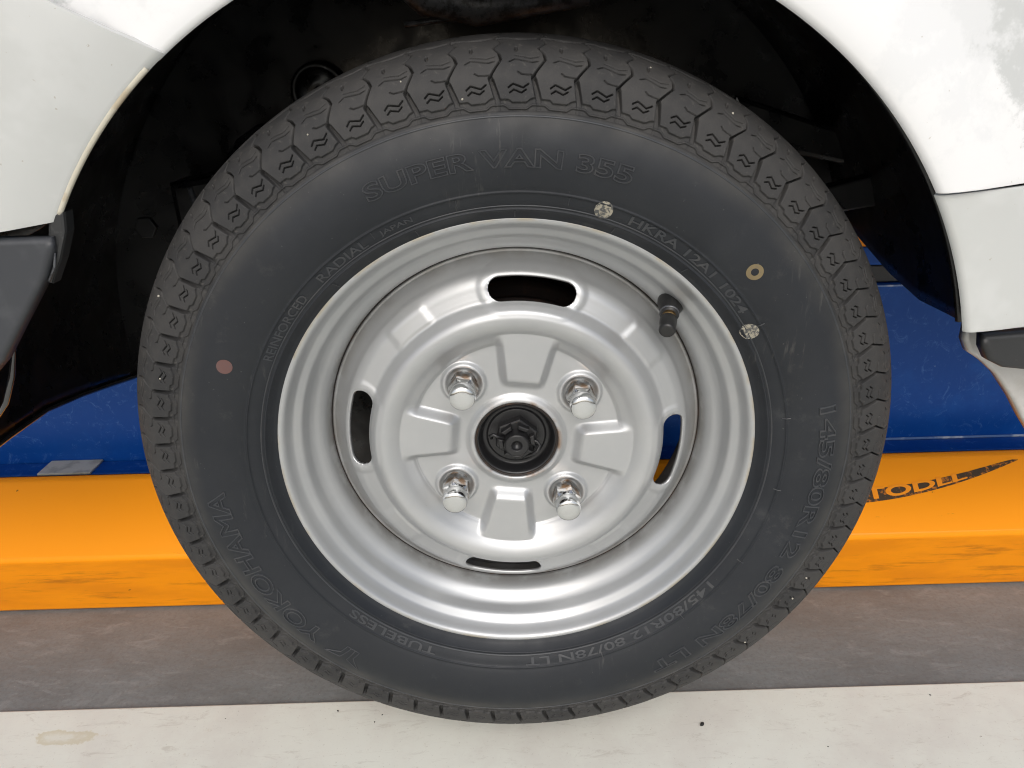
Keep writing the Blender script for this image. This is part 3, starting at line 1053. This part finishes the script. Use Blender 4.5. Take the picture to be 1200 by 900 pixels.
# --- wheel disc: a pressed bowl with vents, pads and nut seats
DP = [(0.0302, -0.0300), (0.0306, -0.0345), (0.0318, -0.0362), (0.0338, -0.0358), (0.0365, -0.0338), (0.0395, -0.0328), (0.050, -0.0325), (0.066, -0.0325), (0.0745, -0.0326), (0.0768, -0.0338), (0.0790, -0.0358),
      (0.0835, -0.0390), (0.0885, -0.0432), (0.0935, -0.0458), (0.0980, -0.0464), (0.1020, -0.0445), (0.1055, -0.0405), (0.1085, -0.0368), (0.112, -0.0354), (0.116, -0.0341), (0.121, -0.0324),
      (0.1258, -0.0288), (0.1292, -0.0232), (0.1330, -0.0186), (0.1366, -0.0152), (0.1393, -0.0132), (0.1399, -0.0020)]
dps = smooth_profile(DP, 8)
NUTS = [(0.0592 * math.cos(TW + R(45 + 90 * k)), 0.0592 * math.sin(TW + R(45 + 90 * k))) for k in range(4)]
VENT_R, VENT_HALF, VENT_W = 0.1162, 0.0228, 0.0081
def vent_sdf(r, th):
    """signed distance to the nearest vent slot: a curved stadium"""
    best = 9
    for k in range(4):
        a = (th - TW - k * PI / 2 + PI) % (2 * PI) - PI
        u = abs(a) * VENT_R
        v = r - VENT_R
        hl = VENT_HALF + 0.0075 - VENT_W
        q = math.hypot(max(u - hl, 0), v) - VENT_W if u > hl else abs(v) - VENT_W
        best = min(best, q)
    return best
def disc_dy(r, th, x, z, y):
    # raised trapezoid pads round the hub, one in line with each vent
    for k in range(4):
        a = (th - TW - k * PI / 2 + PI) % (2 * PI) - PI
        if abs(a) < 0.6 and r < 0.095:
            u = r * math.sin(a); v = r * math.cos(a)
            half = interp(v, [0.043, 0.082], [0.0128, 0.0200])
            mk = sstep(0.0042, -0.0036, abs(u) - half) * sstep(0.0405, 0.0500, v)
            tgt = -0.0402 - 0.02 * (v - 0.06)
            if tgt < y:
                y = y + (tgt - y) * mk
        # small raised rectangles between the vents
        b = (a + PI / 4 + PI) % (2 * PI) - PI
        if abs(b) < 0.4 and 0.095 < r < 0.135:
            u = r * b
            mk = sstep(0.0034, -0.0034, abs(u) - 0.0155) * sstep(0.1065, 0.1115, r) * sstep(0.1262, 0.1215, r)
            y -= 0.0011 * mk
    # nut seats: a flared boss with a sunk cone
    for nx, nz in NUTS:
        q = math.hypot(x - nx, z - nz)
        if q < 0.024:
            y -= 0.0032 * (sstep(0.0172, 0.0142, q) - sstep(0.0138, 0.0098, q) * 1.5)
    # flattened, slightly raised land round each vent
    sd = vent_sdf(r, th)
    if sd < 0.009:
        y -= 0.0010 * sstep(0.0088, 0.0042, sd)
        y += 0.0007 * sstep(0.0026, 0.0, sd)
    return y
NTH = 720
nr_ = len(dps)
verts, polar = [], []
on_edge = set()
for j in range(NTH):
    th = 2 * PI * j / NTH
    for (r, y) in dps:
        x, z = r * math.cos(th), r * math.sin(th)
        verts.append((x, disc_dy(r, th, x, z, y), z))
        polar.append((r, th))
faces = []
for j in range(NTH):
    k = (j + 1) % NTH
    for i in range(nr_ - 1):
        idx = (j * nr_ + i, j * nr_ + i + 1, k * nr_ + i + 1, k * nr_ + i)
        if 0.098 < dps[i][0] < 0.130:
            sds = [vent_sdf(*polar[q]) for q in idx]
            if max(sds) <= 1e-6:
                continue
            for q, sd in zip(idx, sds):          # pull the ring of vertices inside the slot out to its edge
                if sd < 0:
                    on_edge.add(q)
        faces.append(idx)
DR_, DY_ = [p[0] for p in dps], [p[1] for p in dps]
for q in on_edge:
    rv, tv = polar[q]
    for _ in range(3):
        sd = vent_sdf(rv, tv)
        e = 1e-6
        gr = (vent_sdf(rv + e, tv) - sd) / e
        gt = (vent_sdf(rv, tv + e / rv) - sd) / e
        gl = max(gr * gr + gt * gt, 0.2)
        rv -= sd * gr / gl
        tv -= sd * gt / gl / rv
    x, z = rv * math.cos(tv), rv * math.sin(tv)
    verts[q] = (x, disc_dy(rv, tv, x, z, interp(rv, DR_, DY_)), z)
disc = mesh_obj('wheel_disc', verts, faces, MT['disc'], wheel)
bm = bmesh.new(); bm.from_mesh(disc.data)
bmesh.ops.delete(bm, geom=[v for v in bm.verts if not v.link_faces], context='VERTS')
bmesh.ops.recalc_face_normals(bm, faces=bm.faces[:])
if sum(f.normal.y for f in bm.faces) > 0:
    bmesh.ops.reverse_faces(bm, faces=bm.faces[:])
bm.to_mesh(disc.data); bm.free()
md = disc.modifiers.new('thickness', 'SOLIDIFY')
md.thickness = 0.0026
md.offset = -1

# --- lug nuts (closed chrome nuts: flared seat, hexagon, collar groove, round cap)
def lug_nut_meshes():
    seat = [(0.0088, 0.002), (0.0108, -0.0005), (0.0112, -0.0022), (0.0104, -0.0034)]
    hexa = bmesh.new()
    n = 6
    def hexring(rad, y, mixc=0.0, seg=36):
        out = []
        for k in range(seg):
            a = 2 * PI * k / seg
            hx = rad * math.cos(PI / 6) / math.cos((a % (PI / 3)) - PI / 6)
            q = hx * (1 - mixc) + rad * 0.93 * mixc
            out.append(hexa.verts.new((q * math.cos(a), y, q * math.sin(a))))
        return out
    prof = [(0.0098, 0.001, 1.0), (0.0104, -0.0032, 0.9), (0.0106, -0.0040, 0.0), (0.0107, -0.0046, 0.0), (0.0107, -0.0150, 0.0), (0.0105, -0.0162, 0.15), (0.0098, -0.0172, 0.9), (0.0092, -0.0180, 1.0), (0.0091, -0.0192, 1.0),
            (0.0097, -0.0202, 1.0), (0.0099, -0.0212, 1.0), (0.0099, -0.0262, 1.0), (0.0097, -0.0278, 1.0), (0.0091, -0.0291, 1.0), (0.0080, -0.0298, 1.0), (0.0060, -0.0302, 1.0), (0.0030, -0.0304, 1.0), (0.0004, -0.0304, 1.0)]
    rings = [hexring(*p) for p in prof]
    for a, b in zip(rings, rings[1:]):
        for k in range(36):
            hexa.faces.new((a[k], a[(k + 1) % 36], b[(k + 1) % 36], b[k]))
    hexa.faces.new(rings[-1])
    bmesh.ops.recalc_face_normals(hexa, faces=hexa.faces[:])
    me = bpy.data.meshes.new('lug_nut')
    hexa.to_mesh(me)
    hexa.free()
    me.polygons.foreach_set('use_smooth', [True] * len(me.polygons))
    me.materials.append(MT['chrome'])
    return me
lug = lug_nut_meshes()
for k, (nx, nz) in enumerate(NUTS):
    o = bpy.data.objects.new('lug_nut', lug)
    C.objects.link(o)
    o.parent = wheel
    o.location = (nx, -0.0312, nz)
    o.rotation_euler = (0, rnd.uniform(0, 1), 0)
    md = o.modifiers.new('edge', 'EDGE_SPLIT')
    md.split_angle = R(28)

# --- hub in the bore: dark cap, castle nut, cotter pin, spindle
hub = revolve('hub', smooth_profile([(0.0300, -0.0335), (0.0292, -0.0342), (0.0280, -0.0334), (0.0270, -0.0310), (0.0262, -0.0272), (0.0250, -0.0252), (0.0225, -0.0248), (0.0215, -0.0262), (0.0200, -0.0266), (0.0100, -0.0262), (0.002, -0.0262)], 4), MT['hub'], wheel, 96)
revolve('bore_ring', smooth_profile([(0.0307, -0.0300), (0.0306, -0.0350), (0.0298, -0.0352), (0.0291, -0.0345), (0.0290, -0.0300)], 3), MT['bore'], hub, 96)
bm = bmesh.new()
prism(bm, [(0.0165 * math.cos(k * PI / 3 + 0.35), 0.0165 * math.sin(k * PI / 3 + 0.35)) for k in range(6)], -0.0335, -0.0255, 0.0014, 3)
cn = bm_obj('castle_nut', bm, MT['hub'], hub)
for k in range(6):
    a = k * PI / 3 + 0.1
    bm = bmesh.new()
    pts = []
    for r, da in ((0.0102, -0.30), (0.0140, -0.33), (0.0140, 0.33), (0.0102, 0.30)):
        pts.append((r * math.cos(a + da), r * math.sin(a + da)))
    prism(bm, pts, -0.0385, -0.033, 0.0008, 2)
    bm_obj('crown_tooth', bm, MT['hub'], cn) if False else bm_obj('nut_tooth', bm, MT['hub'], hub)
revolve('spindle', smooth_profile([(0.0090, -0.018), (0.0090, -0.0420), (0.0086, -0.0437), (0.0076, -0.0443), (0.0052, -0.0443), (0.0040, -0.0439), (0.0034, -0.0423), (0.0014, -0.0405), (0.0003, -0.0403)], 4), MT['hub'], hub, 48)
bm = bmesh.new()
for pts in ([(-0.0185, -0.0305, 0.002), (-0.0195, -0.0318, 0.0045), (-0.0170, -0.0322, 0.0058), (-0.0145, -0.0318, 0.0040), (-0.0085, -0.0318, 0.0022)],
            [(0.0085, -0.0318, 0.0008), (0.0150, -0.0325, -0.0005), (0.0172, -0.0335, -0.0035), (0.0150, -0.0350, -0.0075), (0.0105, -0.0355, -0.0105)],
            [(0.0085, -0.0318, -0.0010), (0.0145, -0.0312, -0.0045), (0.0125, -0.0305, -0.0120), (0.0040, -0.0305, -0.0150)]):
    tube(bm, [(x, y - 0.004, z) for x, y, z in pts], 0.0013, 8)
bm_obj('cotter_pin', bm, MT['hub'], hub, smooth=True)

# --- brake drum behind the disc
drum = revolve('brake_drum', [(0.0312, -0.0285), (0.078, -0.0285), (0.086, -0.020), (0.090, -0.006), (0.0905, 0.0), (0.093, 0.0005), (0.093, 0.004), (0.0905, 0.0045), (0.0905, 0.014), (0.094, 0.0145), (0.094, 0.020), (0.0915, 0.0205), (0.0915, 0.033), (0.097, 0.034), (0.100, 0.046), (0.100, 0.055), (0.02, 0.056)], MT['drum'], wheel, 128)

# --- tyre valve
va = R(43.5)
def vp(r, y):
    return Vector((r * math.cos(va), y, r * math.sin(va)))
vb, vt = vp(0.1495, -0.0315), vp(0.1345, -0.0640) + Vector((0.0015, 0, 0.000))
d = (vt - vb)
bm = bmesh.new()
tube(bm, [vb - d * 0.05, vb + d * 0.02, vb + d * 0.14, vb + d * 0.26, vb + d * 0.42, vb + d * 0.47], [0.0092, 0.0094, 0.0088, 0.0072, 0.0062, 0.0058], 20)
valve = bm_obj('valve_stem', bm, MT['valve_rubber'], wheel, smooth=True)
bm = bmesh.new()
tube(bm, [vb + d * 0.46, vb + d * 0.62], 0.0046, 20)
bm_obj('thread', bm, MT['brass'], valve, smooth=True)
bm = bmesh.new()
tube(bm, [vb + d * 0.40, vb + d * 0.43], 0.0067, 20)
bm_obj('collar', bm, MT['scuffed'], valve, smooth=True)
bm = bmesh.new()
tube(bm, [vb + d * 0.60, vb + d * 0.62, vb + d * 0.95, vb + d * 0.99, vb + d * 1.0], [0.0052, 0.0058, 0.0056, 0.0048, 0.0034], 20)
bm_obj('valve_cap', bm, MT['valve_rubber'], valve, smooth=True)

# ------------------------------------------------------------------ litter on the white floor
bm = bmesh.new()
spots = [(0.165, -0.028, 0.0019), (-0.138, -0.014, 0.0006), (-0.132, -0.006, 0.0006), (0.39, -0.002, 0.0007), (-0.28, -0.005, 0.0004), (-0.175, 0.0, 0.0008), (0.27, -0.055, 0.0005)]
for x, y, s in spots:
    mat_ = Matrix.Translation((x, y, -0.305 + s * 0.55)) @ Matrix.Rotation(rnd.uniform(0, 6), 4, 'Z') @ Matrix.Diagonal((1.5, 1.0, 0.6, 1.0))
    bmesh.ops.create_icosphere(bm, subdivisions=1, radius=s, matrix=mat_)
o = bm_obj('debris', bm, MT['crumb'])
o.location = (0, 0, HUB)
o['kind'] = 'stuff'
o['label'] = 'black rubber crumbs scattered on the white floor'
